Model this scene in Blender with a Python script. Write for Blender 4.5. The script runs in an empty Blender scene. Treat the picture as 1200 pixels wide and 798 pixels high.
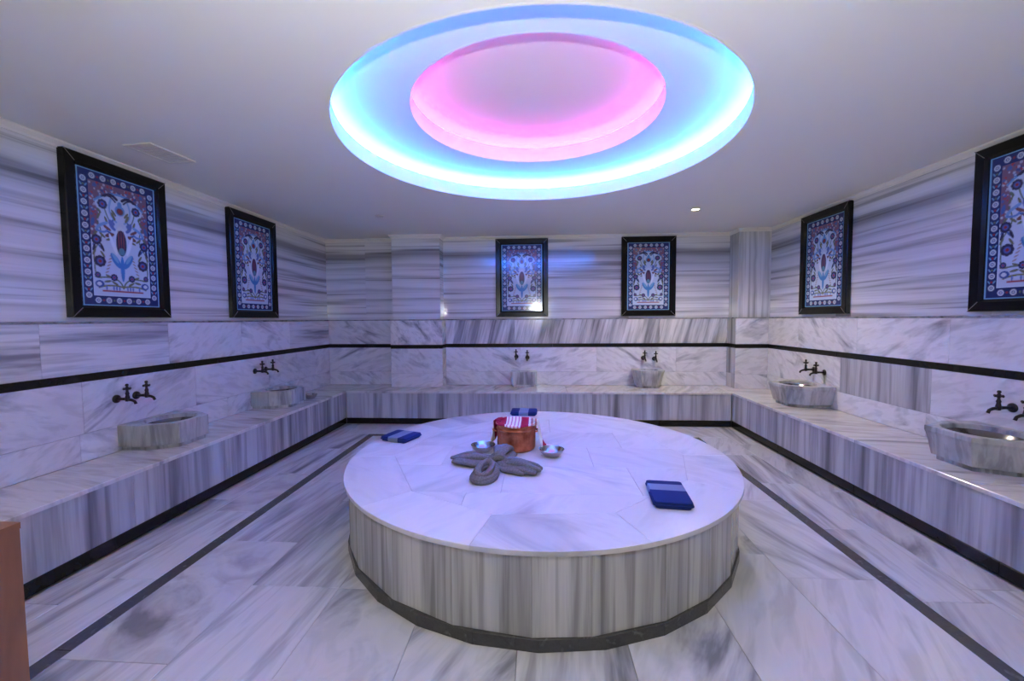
import bpy, bmesh, math, random
import numpy as np
from mathutils import Vector, Matrix

random.seed(7)
scene = bpy.context.scene
COL = scene.collection
PI = math.pi

# ------------------------------------------------------------------ camera
cam_d = bpy.data.cameras.new('camera')
cam = bpy.data.objects.new('camera', cam_d)
COL.objects.link(cam)
scene.camera = cam
cam_d.sensor_width = 36.0
cam_d.lens = 490.0 / 1200.0 * 36.0
cam_d.clip_start = 0.02
YAW, PITCH, ROLL = 0.0612, 0.0519, 0.0065
_cy, _sy, _cp, _sp = math.cos(YAW), math.sin(YAW), math.cos(PITCH), math.sin(PITCH)
_X = Vector((_cy, _sy, 0)); _U = Vector((-_sp * _sy, _sp * _cy, _cp)); _F = Vector((-_sy * _cp, _cy * _cp, -_sp))
_r = math.cos(ROLL) * _X - math.sin(ROLL) * _U
_u = math.sin(ROLL) * _X + math.cos(ROLL) * _U
M = Matrix.Identity(4)
for i in range(3):
    M[i][0], M[i][1], M[i][2] = _r[i], _u[i], -_F[i]
M[0][3], M[1][3], M[2][3] = 0.0, 0.0, 1.35
cam.matrix_world = M

# ------------------------------------------------------------------ world, exposure, light levels
world = bpy.data.worlds.new('world')
scene.world = world
world.use_nodes = True
world.node_tree.nodes['Background'].inputs[0].default_value = (0.5, 0.5, 0.6, 1)
world.node_tree.nodes['Background'].inputs[1].default_value = 0.05
scene.view_settings.view_transform = 'Standard'
scene.view_settings.look = 'None'
scene.view_settings.gamma = 1.0
scene.view_settings.use_curve_mapping = False
scene.view_settings.exposure = 0.12
scene.cycles.sample_clamp_indirect = 0.0

LED_BLUE = (0.020, 0.21, 1.0, 142.0)   # colour and strength of the cove strips
LED_PINK = (1.0, 0.035, 0.72, 40.0)
DOWNLIGHT_W = 40.0                      # each added, unseen ceiling downlight; the one by the back corner is brighter
BACK_DOWNLIGHT_W = 105.0
FLASH_W = 170.0                          # photographer's flash on top of the camera

def lamp(name, kind, loc, energy, color, **kw):
    d = bpy.data.lights.new(name, kind)
    d.energy = energy; d.color = color
    for k, v in kw.items():
        setattr(d, k, v)
    o = bpy.data.objects.new(name, d)
    o.location = loc
    COL.objects.link(o)
    return o

flash = lamp('camera_flash', 'SPOT', (0.0, -0.02, 1.60), FLASH_W, (0.97, 1.0, 0.98), shadow_soft_size=0.02, spot_size=math.radians(172), spot_blend=1.0)
flash.rotation_euler = (math.radians(90 + 48), 0, 0)   # head tilted up

# ------------------------------------------------------------------ dimensions (metres)
XL, XR, YB = -2.985, 2.960, 5.817      # faces of the lower wall cladding
SET = 0.028                            # how far the upper wall lies behind it
YREAR = -1.25
ZC = 2.489                             # ceiling
BXL, BXR, BY = -2.498, 2.390, 5.256    # bench fronts
HB = 0.425                             # bench top
ZL = 1.350                             # ledge
PCX, PCY, PR, PH = 0.0, 2.897, 1.268, 0.42
RCX, RCY, RO, RI = -0.007, 2.836, 1.252, 0.806

# ------------------------------------------------------------------ materials
def new_mat(name):
    m = bpy.data.materials.new(name)
    m.use_nodes = True
    nt = m.node_tree
    b = nt.nodes['Principled BSDF']
    return m, nt, b

def plain(name, col, rough=0.5, metal=0.0, spec=0.5):
    m, nt, b = new_mat(name)
    b.inputs['Base Color'].default_value = (*col, 1)
    b.inputs['Roughness'].default_value = rough
    b.inputs['Metallic'].default_value = metal
    b.inputs['Specular IOR Level'].default_value = spec
    return m

def emit(name, col, s):
    m, nt, b = new_mat(name)
    b.inputs['Base Color'].default_value = (*col, 1)
    b.inputs['Emission Color'].default_value = (*col, 1)
    b.inputs['Emission Strength'].default_value = s
    return m

def node(nt, t, **kw):
    n = nt.nodes.new(t)
    for k, v in kw.items():
        setattr(n, k, v)
    return n

def ramp(nt, stops):
    n = nt.nodes.new('ShaderNodeValToRGB')
    e = n.color_ramp.elements
    while len(e) < len(stops):
        e.new(0.5)
    for el, (p, c) in zip(e, stops):
        el.position = p
        el.color = (*c, 1) if not isinstance(c, float) else (c, c, c, 1)
    return n

def lerp3(a, b, t):
    return tuple(a[i] * (1 - t) + b[i] * t for i in range(3))

WHITE = (0.70, 0.69, 0.685)
GREY = (0.26, 0.265, 0.285)

def marble(name, scale, rot=(0, 0, 0), light=WHITE, dark=GREY, lo=0.36, hi=0.56, fine=0.35,
           rough=0.16, distort=0.6, offz=True, spread=0.10, fine_mul=4.0, detail=5.0, spec=0.5):
    """streaked marble: the streaks run where scale is small; every piece starts elsewhere in the block"""
    m, nt, b = new_mat(name)
    tc = node(nt, 'ShaderNodeTexCoord')
    oi = node(nt, 'ShaderNodeObjectInfo')
    mul = node(nt, 'ShaderNodeVectorMath', operation='MULTIPLY')
    comb = node(nt, 'ShaderNodeCombineXYZ')
    for k in range(3):
        nt.links.new(oi.outputs['Random'], comb.inputs[k])
    nt.links.new(comb.outputs[0], mul.inputs[0])
    mul.inputs[1].default_value = (37.0, 53.0, 29.0 if offz else 0.0)
    rotn = node(nt, 'ShaderNodeMapping')
    rotn.inputs['Rotation'].default_value = rot
    add = node(nt, 'ShaderNodeVectorMath', operation='ADD')
    nt.links.new(tc.outputs['Object'], rotn.inputs['Vector'])
    nt.links.new(rotn.outputs[0], add.inputs[0]); nt.links.new(mul.outputs[0], add.inputs[1])
    sc_ = node(nt, 'ShaderNodeMapping')
    sc_.inputs['Scale'].default_value = scale
    nt.links.new(add.outputs[0], sc_.inputs['Vector'])
    n1 = node(nt, 'ShaderNodeTexNoise')
    n1.inputs['Scale'].default_value = 1.0
    n1.inputs['Detail'].default_value = detail
    n1.inputs['Roughness'].default_value = 0.55
    n1.inputs['Distortion'].default_value = distort
    nt.links.new(sc_.outputs[0], n1.inputs['Vector'])
    r1 = ramp(nt, [(lo, dark), (lo + (hi - lo) * 0.45, lerp3(dark, light, 0.55)), (hi, light), (min(0.99, hi + 0.2), lerp3(light, dark, 0.12))])
    nt.links.new(n1.outputs['Fac'], r1.inputs['Fac'])
    n2 = node(nt, 'ShaderNodeTexNoise')
    n2.inputs['Scale'].default_value = fine_mul
    n2.inputs['Detail'].default_value = 3.0
    n2.inputs['Distortion'].default_value = distort * 0.5
    nt.links.new(sc_.outputs[0], n2.inputs['Vector'])
    r2 = ramp(nt, [(0.36, 1.0 - fine), (0.52, 1.0), (0.7, 1.0 - fine * 0.25)])
    nt.links.new(n2.outputs['Fac'], r2.inputs['Fac'])
    mx = node(nt, 'ShaderNodeMix', data_type='RGBA', blend_type='MULTIPLY')
    mx.inputs[0].default_value = 1.0
    nt.links.new(r1.outputs['Color'], mx.inputs[6]); nt.links.new(r2.outputs['Color'], mx.inputs[7])
    # each piece a little lighter or darker
    mr = node(nt, 'ShaderNodeMapRange')
    mr.inputs['To Min'].default_value = 1.0 - spread; mr.inputs['To Max'].default_value = 1.0 + spread * 0.3
    fr = node(nt, 'ShaderNodeMath', operation='FRACT'); fm = node(nt, 'ShaderNodeMath', operation='MULTIPLY')
    fm.inputs[1].default_value = 7.31
    nt.links.new(oi.outputs['Random'], fm.inputs[0]); nt.links.new(fm.outputs[0], fr.inputs[0])
    nt.links.new(fr.outputs[0], mr.inputs['Value'])
    mx2 = node(nt, 'ShaderNodeMix', data_type='RGBA', blend_type='MULTIPLY')
    mx2.inputs[0].default_value = 1.0
    nt.links.new(mx.outputs[2], mx2.inputs[6]); nt.links.new(mr.outputs[0], mx2.inputs[7])
    nt.links.new(mx2.outputs[2], b.inputs['Base Color'])
    b.inputs['Roughness'].default_value = rough
    b.inputs['Specular IOR Level'].default_value = spec
    return m

def banded(name, vertical_axis='Z'):
    """the polished slabs of the upper walls: horizontal bands that carry on from slab to slab"""
    m, nt, b = new_mat(name)
    tc = node(nt, 'ShaderNodeTexCoord')
    oi = node(nt, 'ShaderNodeObjectInfo')
    sx = node(nt, 'ShaderNodeSeparateXYZ')
    nt.links.new(tc.outputs['Object'], sx.inputs[0])
    # slow waver
    mp = node(nt, 'ShaderNodeMapping'); mp.inputs['Scale'].default_value = (0.7, 0.7, 1.5)
    ad = node(nt, 'ShaderNodeVectorMath', operation='ADD'); cb = node(nt, 'ShaderNodeCombineXYZ')
    ml = node(nt, 'ShaderNodeMath', operation='MULTIPLY'); ml.inputs[1].default_value = 30.0
    nt.links.new(oi.outputs['Random'], ml.inputs[0])
    nt.links.new(ml.outputs[0], cb.inputs[0]); nt.links.new(ml.outputs[0], cb.inputs[1])
    nt.links.new(tc.outputs['Object'], ad.inputs[0]); nt.links.new(cb.outputs[0], ad.inputs[1])
    nt.links.new(ad.outputs[0], mp.inputs['Vector'])
    nz = node(nt, 'ShaderNodeTexNoise'); nz.inputs['Detail'].default_value = 2.0; nz.inputs['Scale'].default_value = 1.0
    nt.links.new(mp.outputs[0], nz.inputs['Vector'])
    src = sx.outputs[2 if vertical_axis == 'Z' else 0]
    mr = node(nt, 'ShaderNodeMapRange')
    mr.inputs['From Min'].default_value = -0.57; mr.inputs['From Max'].default_value = 0.57
    nt.links.new(src, mr.inputs['Value'])
    w = node(nt, 'ShaderNodeMath', operation='MULTIPLY_ADD'); w.inputs[1].default_value = 0.10
    nt.links.new(nz.outputs['Fac'], w.inputs[0]); nt.links.new(mr.outputs[0], w.inputs[2])
    w2 = node(nt, 'ShaderNodeMath', operation='SUBTRACT'); w2.inputs[1].default_value = 0.05
    nt.links.new(w.outputs[0], w2.inputs[0])
    vals = [(0.0, .56), (.05, .62), (.085, .46), (.11, .64), (.2, .58), (.235, .40), (.26, .62), (.33, .55), (.36, .44), (.39, .62),
            (.47, .56), (.50, .38), (.53, .60), (.60, .58), (.645, .40), (.67, .56), (.72, .44), (.765, .25), (.81, .29), (.835, .52), (.86, .62), (1.0, .66)]
    r1 = ramp(nt, [(p, (v * 1.0, v * 0.995, v * 1.0)) for p, v in vals])
    nt.links.new(w2.outputs[0], r1.inputs['Fac'])
    mp2 = node(nt, 'ShaderNodeMapping')
    mp2.inputs['Scale'].default_value = (0.5, 0.5, 26.0) if vertical_axis == 'Z' else (26.0, 26.0, 0.5)
    nt.links.new(ad.outputs[0], mp2.inputs['Vector'])
    n2 = node(nt, 'ShaderNodeTexNoise'); n2.inputs['Scale'].default_value = 1.0; n2.inputs['Detail'].default_value = 3.0
    nt.links.new(mp2.outputs[0], n2.inputs['Vector'])
    r2 = ramp(nt, [(0.33, 0.55), (0.45, 0.95), (0.6, 1.05), (0.75, 0.85)])
    nt.links.new(n2.outputs['Fac'], r2.inputs['Fac'])
    mx = node(nt, 'ShaderNodeMix', data_type='RGBA', blend_type='MULTIPLY'); mx.inputs[0].default_value = 1.0
    nt.links.new(r1.outputs['Color'], mx.inputs[6]); nt.links.new(r2.outputs['Color'], mx.inputs[7])
    nt.links.new(mx.outputs[2], b.inputs['Base Color'])
    b.inputs['Roughness'].default_value = 0.13
    return m

R_ = math.radians
MAT = {}
MAT['band'] = banded('banded_marble')
MAT['bandv'] = banded('upright_banded_marble', 'X')
MAT['vert'] = marble('upright_streaked_marble', (6, 6, 0.30), lo=0.33, hi=0.60, fine=0.26, distort=0.25, light=(0.51, 0.505, 0.515), dark=(0.19, 0.19, 0.205))
MAT['vert_slant'] = marble('slanted_streaked_marble', (8, 8, 0.6), rot=(0, R_(-14), 0), lo=0.36, hi=0.6, fine=0.3, distort=0.3)
MAT['side'] = marble('platform_side_marble', (9, 9, 0.3), lo=0.32, hi=0.62, fine=0.30, distort=0.2, light=(0.52, 0.515, 0.50), dark=(0.20, 0.20, 0.205))
MAT['cloud'] = marble('cloudy_white_marble', (1.6, 1.6, 5.5), rot=(R_(18), R_(18), 0), dark=(0.30, 0.30, 0.32), lo=0.30, hi=0.48, fine=0.16, distort=1.0)
MAT['cloud2'] = marble('diagonal_veined_marble', (2.0, 2.0, 6.5), rot=(R_(-28), R_(-28), 0), dark=(0.30, 0.30, 0.32), lo=0.30, hi=0.48, fine=0.16, distort=1.0)
MAT['diag'] = marble('steep_veined_marble', (6.5, 6.5, 1.2), rot=(R_(35), R_(35), 0), lo=0.34, hi=0.54, fine=0.2, distort=0.7)
MAT['horiz'] = marble('level_streaked_marble', (0.5, 0.5, 9), dark=(0.30, 0.30, 0.32), lo=0.33, hi=0.52, fine=0.25, distort=0.4)
MAT['seat_y'] = marble('bench_top_marble', (0.9, 5.0, 1), rot=(0, 0, R_(12)), light=(0.66, 0.625, 0.595), dark=(0.34, 0.315, 0.31), lo=0.32, hi=0.50, fine=0.15, distort=0.9)
MAT['seat_x'] = marble('bench_top_marble_long', (4.0, 1.0, 1), rot=(0, 0, R_(25)), light=(0.66, 0.625, 0.595), dark=(0.34, 0.315, 0.31), lo=0.32, hi=0.50, fine=0.15, distort=0.9)
FD = (0.225, 0.225, 0.24); FLT = (0.54, 0.53, 0.525)
MAT['fl_y'] = marble('floor_marble_lengthwise', (4.0, 0.45, 1), rot=(0, 0, R_(5)), dark=FD, light=FLT, lo=0.35, hi=0.52, fine=0.26, distort=0.9, rough=0.2)
MAT['fl_d'] = marble('floor_marble_diagonal', (3.6, 0.6, 1), rot=(0, 0, R_(28)), dark=FD, light=FLT, lo=0.32, hi=0.47, fine=0.18, distort=0.9, rough=0.2)
MAT['fl_e'] = marble('floor_marble_other_diagonal', (3.4, 0.6, 1), rot=(0, 0, R_(-22)), dark=FD, light=FLT, lo=0.32, hi=0.47, fine=0.18, distort=0.9, rough=0.2)
MAT['fl_c'] = marble('floor_marble_cloudy', (2.2, 1.6, 1), dark=FD, light=FLT, lo=0.28, hi=0.45, fine=0.12, distort=1.3, rough=0.2)
MAT['top'] = marble('platform_top_marble', (2.6, 0.8, 1), rot=(0, 0, R_(35)), light=(0.61, 0.60, 0.63), dark=(0.38, 0.38, 0.42), lo=0.28, hi=0.46, fine=0.08, distort=0.9, rough=0.22)
MAT['top2'] = marble('platform_top_marble_turned', (2.6, 0.8, 1), rot=(0, 0, R_(-50)), light=(0.61, 0.60, 0.63), dark=(0.38, 0.38, 0.42), lo=0.28, hi=0.46, fine=0.08, distort=0.9, rough=0.22)
MAT['basin'] = marble('carved_basin_marble', (7, 7, 1.2), light=(0.50, 0.505, 0.48), dark=(0.19, 0.195, 0.20), lo=0.34, hi=0.60, fine=0.25, distort=0.8, rough=0.3)
MAT['black'] = marble('black_marble', (5, 5, 5), light=(0.008, 0.008, 0.010), dark=(0.02, 0.02, 0.022), lo=0.3, hi=0.45, fine=0.1, rough=0.25, spec=0.25)
MAT['darkgrey'] = marble('dark_grey_marble', (22, 22, 22), light=(0.055, 0.055, 0.060), dark=(0.12, 0.12, 0.125), lo=0.28, hi=0.42, fine=0.1, rough=0.25)
MAT['ledge'] = marble('ledge_marble', (9, 9, 9), light=(0.33, 0.33, 0.34), dark=(0.12, 0.12, 0.13), lo=0.35, hi=0.55, fine=0.1, rough=0.25)
MAT['grout'] = plain('grout', (0.42, 0.41, 0.40), 0.8)
MAT['plaster'] = plain('ceiling_paint', (0.78, 0.775, 0.76), 0.6, spec=0.3)
MAT['cornice'] = plain('cornice_paint', (0.72, 0.70, 0.66), 0.55, spec=0.3)
MAT['cove'] = plain('cove_paint', (0.80, 0.80, 0.79), 0.6, spec=0.2)
MAT['ledb'] = emit('blue_led', LED_BLUE[:3], LED_BLUE[3])
MAT['ledp'] = emit('pink_led', LED_PINK[:3], LED_PINK[3])
MAT['frame'] = plain('black_lacquer', (0.006, 0.006, 0.007), 0.2, spec=0.22)
MAT['mitre'] = plain('mitre_line', (0.16, 0.15, 0.15), 0.4)
MAT['bronze'] = plain('dark_bronze', (0.025, 0.022, 0.024), 0.35, 0.6)
MAT['steel'] = plain('tinned_steel', (0.40, 0.40, 0.42), 0.2, 1.0)
MAT['liner'] = plain('basin_liner_metal', (0.22, 0.21, 0.22), 0.2, 1.0)
MAT['chrome'] = plain('downlight_metal', (0.75, 0.74, 0.72), 0.3, 1.0)
MAT['vent'] = plain('vent_paint', (0.68, 0.675, 0.63), 0.5)
MAT['lens_on'] = emit('downlight_glow', (1.0, 0.82, 0.55), 40.0)
MAT['lens_off'] = plain('downlight_glass', (0.62, 0.62, 0.60), 0.3)

def copper_mat():
    m, nt, b = new_mat('hammered_copper')
    tc = node(nt, 'ShaderNodeTexCoord')
    v = node(nt, 'ShaderNodeTexVoronoi'); v.inputs['Scale'].default_value = 60
    nt.links.new(tc.outputs['Object'], v.inputs['Vector'])
    bp = node(nt, 'ShaderNodeBump'); bp.inputs['Strength'].default_value = 0.25; bp.inputs['Distance'].default_value = 0.01
    nt.links.new(v.outputs['Distance'], bp.inputs['Height']); nt.links.new(bp.outputs[0], b.inputs['Normal'])
    n = node(nt, 'ShaderNodeTexNoise'); n.inputs['Scale'].default_value = 14
    nt.links.new(tc.outputs['Object'], n.inputs['Vector'])
    r = ramp(nt, [(0.35, (0.33, 0.085, 0.03)), (0.65, (0.62, 0.20, 0.085))])
    nt.links.new(n.outputs['Fac'], r.inputs['Fac']); nt.links.new(r.outputs['Color'], b.inputs['Base Color'])
    b.inputs['Metallic'].default_value = 0.75
    b.inputs['Roughness'].default_value = 0.38
    return m
MAT['copper'] = copper_mat()

def wood_mat():
    m, nt, b = new_mat('orange_brown_wood')
    tc = node(nt, 'ShaderNodeTexCoord')
    mp = node(nt, 'ShaderNodeMapping'); mp.inputs['Scale'].default_value = (9, 9, 1.2)
    nt.links.new(tc.outputs['Object'], mp.inputs['Vector'])
    n = node(nt, 'ShaderNodeTexNoise'); n.inputs['Scale'].default_value = 2.0; n.inputs['Detail'].default_value = 5; n.inputs['Distortion'].default_value = 0.8
    nt.links.new(mp.outputs[0], n.inputs['Vector'])
    r = ramp(nt, [(0.3, (0.20, 0.085, 0.038)), (0.7, (0.28, 0.125, 0.058))])
    nt.links.new(n.outputs['Fac'], r.inputs['Fac']); nt.links.new(r.outputs['Color'], b.inputs['Base Color'])
    b.inputs['Roughness'].default_value = 0.45
    return m
MAT['wood'] = wood_mat()

def cloth_stripes(name, axis, stops, weave=0.2, mirror=True, lo=-0.15, hi=0.15):
    """woven cloth with bands of colour across one local axis"""
    m, nt, b = new_mat(name)
    tc = node(nt, 'ShaderNodeTexCoord'); sx = node(nt, 'ShaderNodeSeparateXYZ')
    nt.links.new(tc.outputs['Object'], sx.inputs[0])
    mr = node(nt, 'ShaderNodeMapRange'); mr.inputs['From Min'].default_value = lo; mr.inputs['From Max'].default_value = hi
    nt.links.new(sx.outputs[axis], mr.inputs['Value'])
    r = ramp(nt, stops); r.color_ramp.interpolation = 'CONSTANT'
    nt.links.new(mr.outputs[0], r.inputs['Fac'])
    nt.links.new(r.outputs['Color'], b.inputs['Base Color'])
    n = node(nt, 'ShaderNodeTexNoise'); n.inputs['Scale'].default_value = 350
    nt.links.new(tc.outputs['Object'], n.inputs['Vector'])
    bp = node(nt, 'ShaderNodeBump'); bp.inputs['Strength'].default_value = weave; bp.inputs['Distance'].default_value = 0.003
    nt.links.new(n.outputs['Fac'], bp.inputs['Height']); nt.links.new(bp.outputs[0], b.inputs['Normal'])
    b.inputs['Roughness'].default_value = 0.9
    b.inputs['Specular IOR Level'].default_value = 0.15
    return m
NAVY = (0.012, 0.024, 0.12); PALE = (0.16, 0.20, 0.30); DEEP = (0.010, 0.016, 0.07)
MAT['navy'] = cloth_stripes('navy_cloth', 1, [(0.0, NAVY), (0.52, PALE), (0.79, NAVY)])
MAT['navyx'] = cloth_stripes('navy_cloth_cross', 0, [(0.0, NAVY), (0.35, PALE), (0.65, NAVY)])
RED = (0.30, 0.012, 0.05); CREAM = (0.66, 0.60, 0.58); ROSE = (0.50, 0.20, 0.24)
_pl = [(0.0, RED), (0.10, CREAM), (0.16, RED), (0.22, CREAM), (0.27, RED)]
_pl += [(0.395, CREAM), (0.410, ROSE), (0.425, CREAM), (0.445, ROSE), (0.460, CREAM), (0.480, ROSE), (0.495, CREAM), (0.515, ROSE), (0.53, CREAM), (0.545, RED)]
_pl += [(0.625, CREAM), (0.645, ROSE), (0.665, CREAM), (0.685, ROSE), (0.70, CREAM), (0.76, RED), (0.80, CREAM), (0.86, RED), (0.90, CREAM)]
MAT['plaid'] = cloth_stripes('red_white_cloth', 0, _pl, lo=-0.36, hi=0.36)
MAT['fringe'] = plain('cream_fringe', (0.66, 0.55, 0.52), 0.9)

def grey_cloth():
    m, nt, b = new_mat('grey_woven_towel')
    tc = node(nt, 'ShaderNodeTexCoord')
    n = node(nt, 'ShaderNodeTexNoise'); n.inputs['Scale'].default_value = 120; n.inputs['Detail'].default_value = 3
    nt.links.new(tc.outputs['Object'], n.inputs['Vector'])
    r = ramp(nt, [(0.35, (0.115, 0.112, 0.125)), (0.65, (0.165, 0.16, 0.175))])
    nt.links.new(n.outputs['Fac'], r.inputs['Fac']); nt.links.new(r.outputs['Color'], b.inputs['Base Color'])
    bp = node(nt, 'ShaderNodeBump'); bp.inputs['Strength'].default_value = 0.25; bp.inputs['Distance'].default_value = 0.003
    nt.links.new(n.outputs['Fac'], bp.inputs['Height']); nt.links.new(bp.outputs[0], b.inputs['Normal'])
    b.inputs['Roughness'].default_value = 0.9; b.inputs['Specular IOR Level'].default_value = 0.1
    return m
MAT['grey_cloth'] = grey_cloth()

# ------------------------------------------------------------------ mesh helpers
def mk(name, verts, faces, mat, parent=None, loc=(0, 0, 0), smooth=False, recalc=True):
    me = bpy.data.meshes.new(name)
    me.from_pydata([tuple(v) for v in verts], [], [tuple(f) for f in faces])
    if recalc:
        bm = bmesh.new(); bm.from_mesh(me)
        bmesh.ops.recalc_face_normals(bm, faces=bm.faces)
        bm.to_mesh(me); bm.free()
    if smooth:
        me.polygons.foreach_set('use_smooth', [True] * len(me.polygons))
    me.materials.append(mat)
    o = bpy.data.objects.new(name, me)
    COL.objects.link(o)
    o.location = loc
    if parent:
        o.parent = parent
    return o

def empty(name, loc=(0, 0, 0), rz=0.0):
    o = bpy.data.objects.new(name, None)
    o.empty_display_size = 0.1
    COL.objects.link(o)
    o.location = loc
    o.rotation_euler = (0, 0, rz)
    return o

def tag(o, label, cat, group=None):
    o['label'] = label; o['category'] = cat
    if group:
        o['group'] = group
    return o

def struct(o):
    o['kind'] = 'structure'
    return o

def inset(poly, d):
    n = len(poly); out = []
    for i in range(n):
        p0, p1, p2 = poly[i - 1], poly[i], poly[(i + 1) % n]
        e1 = (p1[0] - p0[0], p1[1] - p0[1]); e2 = (p2[0] - p1[0], p2[1] - p1[1])
        l1 = math.hypot(*e1) or 1; l2 = math.hypot(*e2) or 1
        n1 = (-e1[1] / l1, e1[0] / l1); n2 = (-e2[1] / l2, e2[0] / l2)
        k = 1 + n1[0] * n2[0] + n1[1] * n2[1]
        k = max(k, 0.3)
        out.append((p1[0] + d * (n1[0] + n2[0]) / k, p1[1] + d * (n1[1] + n2[1]) / k))
    return out

def slab(name, poly, o, u, v, n, t, mat, parent=None, ch=0.0015, gap=0.0008):
    """a stone piece: polygon (counter-clockwise in u,v) with thickness t along n and a small chamfer"""
    o, u, v, n = Vector(o), Vector(u), Vector(v), Vector(n)
    a = inset(poly, gap); b = inset(poly, gap + ch)
    cx = sum(p[0] for p in a) / len(a); cy = sum(p[1] for p in a) / len(a)
    c = o + u * cx + v * cy + n * (t / 2)
    P = lambda q, h: o + u * q[0] + v * q[1] + n * h - c
    k = len(a)
    vs = [P(q, 0) for q in a] + [P(q, t - ch) for q in a] + [P(q, t) for q in b]
    fs = [tuple(reversed(range(k))), tuple(range(2 * k, 3 * k))]
    for i in range(k):
        j = (i + 1) % k
        fs.append((i, j, k + j, k + i)); fs.append((k + i, k + j, 2 * k + j, 2 * k + i))
    off = parent.location if parent else Vector((0, 0, 0))
    return mk(name, vs, fs, mat, parent, c - Vector(off), recalc=False)

def rect(u0, u1, v0, v1):
    return [(u0, v0), (u1, v0), (u1, v1), (u0, v1)]

X_, Y_, Z_ = Vector((1, 0, 0)), Vector((0, 1, 0)), Vector((0, 0, 1))
def boxmesh(x0, x1, y0, y1, z0, z1):
    v = [(x0, y0, z0), (x1, y0, z0), (x1, y1, z0), (x0, y1, z0), (x0, y0, z1), (x1, y0, z1), (x1, y1, z1), (x0, y1, z1)]
    f = [(0, 3, 2, 1), (4, 5, 6, 7), (0, 1, 5, 4), (1, 2, 6, 5), (2, 3, 7, 6), (3, 0, 4, 7)]
    return v, f

def boxes(name, bl, mat, parent=None, loc=(0, 0, 0)):
    vs, fs = [], []
    for b in bl:
        v, f = boxmesh(*b)
        k = len(vs); vs += v; fs += [tuple(i + k for i in q) for q in f]
    return mk(name, vs, fs, mat, parent, loc)

def lathe(name, prof, mat, parent=None, loc=(0, 0, 0), seg=48, closed=False, smooth=True, sx=1.0):
    vs, fs = [], []
    n = len(prof)
    for i in range(seg):
        a = 2 * PI * i / seg
        for r, z in prof:
            vs.append((r * math.cos(a) * sx, r * math.sin(a), z))
    for i in range(seg):
        j = (i + 1) % seg
        rng = range(n) if closed else range(n - 1)
        for k in rng:
            k2 = (k + 1) % n
            fs.append((i * n + k, j * n + k, j * n + k2, i * n + k2))
    o = mk(name, vs, fs, mat, parent, loc, smooth)
    return o

def tube(name, pts, rad, mat, parent=None, loc=(0, 0, 0), seg=10, smooth=True):
    """tube through points; rad may be a list"""
    pts = [Vector(p) for p in pts]
    n = len(pts)
    rad = rad if isinstance(rad, (list, tuple)) else [rad] * n
    vs, fs = [], []
    up = Vector((0.31, 0.17, 0.93))
    for i, p in enumerate(pts):
        d = (pts[min(i + 1, n - 1)] - pts[max(i - 1, 0)]).normalized()
        s = d.cross(up)
        if s.length < 1e-3:
            s = d.cross(Vector((1, 0, 0)))
        s.normalize(); t = s.cross(d)
        for k in range(seg):
            a = 2 * PI * k / seg
            vs.append(p + (s * math.cos(a) + t * math.sin(a)) * rad[i])
    for i in range(n - 1):
        for k in range(seg):
            k2 = (k + 1) % seg
            fs.append((i * seg + k, i * seg + k2, (i + 1) * seg + k2, (i + 1) * seg + k))
    fs.append(tuple(range(seg))); fs.append(tuple((n - 1) * seg + k for k in range(seg)))
    return mk(name, vs, fs, mat, parent, loc, smooth)

def rects_row(a, b, w, jitter=0.0, start=None):
    """cut the run a..b into pieces about w long"""
    out = []; x = a
    first = True
    while x < b - 1e-6:
        ww = (start if (first and start) else w) * (1 + random.uniform(-jitter, jitter))
        first = False
        x2 = x + ww
        if b - x2 < 0.3 * w:
            x2 = b
        out.append((x, min(x2, b))); x = x2
    return out

# ------------------------------------------------------------------ floor
floor = struct(boxes('floor', [(-3.3, 3.3, YREAR - 0.2, 6.1, -0.15, -0.02)], MAT['grout']))
SL0, SL1, SR0, SR1, SB0, SB1 = -1.995, -1.918, 1.742, 1.815, 4.70, 4.775
def ftile(x0, x1, y0, y1, mat, name='floor_tile'):
    slab(name, rect(x0, x1, y0, y1), (0, 0, -0.02), X_, Y_, Z_, 0.02, mat, floor)
FL = [MAT['fl_c'], MAT['fl_d'], MAT['fl_y'], MAT['fl_e'], MAT['fl_c']]
for lane0, lane1, st, ww in ((BXL + 0.02, -2.29, 0.6, 1.25), (-2.29, SL0, 0.4, 0.72)):
    for y0, y1 in rects_row(YREAR, SB1 if lane1 == SL0 else BY - 0.02, ww, 0.08, st):
        ftile(lane0, lane1, y0, y1, MAT['fl_y'] if random.random() < 0.6 else MAT['fl_c'])
for lane0, lane1, st, ww in ((SR1, 2.13, 0.5, 0.72), (2.13, BXR - 0.02, 0.8, 1.25)):
    for y0, y1 in rects_row(YREAR, SB1 if lane0 == SR1 else BY - 0.02, ww, 0.08, st):
        ftile(lane0, lane1, y0, y1, MAT['fl_y'] if random.random() < 0.6 else MAT['fl_d'])
for x0, x1 in rects_row(-2.29, 2.13, 0.74, 0.05):
    ftile(x0, x1, SB1, BY - 0.02, random.choice([MAT['fl_c'], MAT['fl_e']]))
for s0, s1 in ((SL0, SL1), (SR0, SR1)):
    for y0, y1 in rects_row(YREAR, SB1, 0.9, 0.05):
        ftile(s0, s1, y0, y1, MAT['darkgrey'], 'floor_stripe')
for x0, x1 in rects_row(SL1, SR0, 0.9, 0.05):
    ftile(x0, x1, SB0, SB1, MAT['darkgrey'], 'floor_stripe')
ncol = 8
cw = (SR0 - SL1) / ncol
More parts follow.
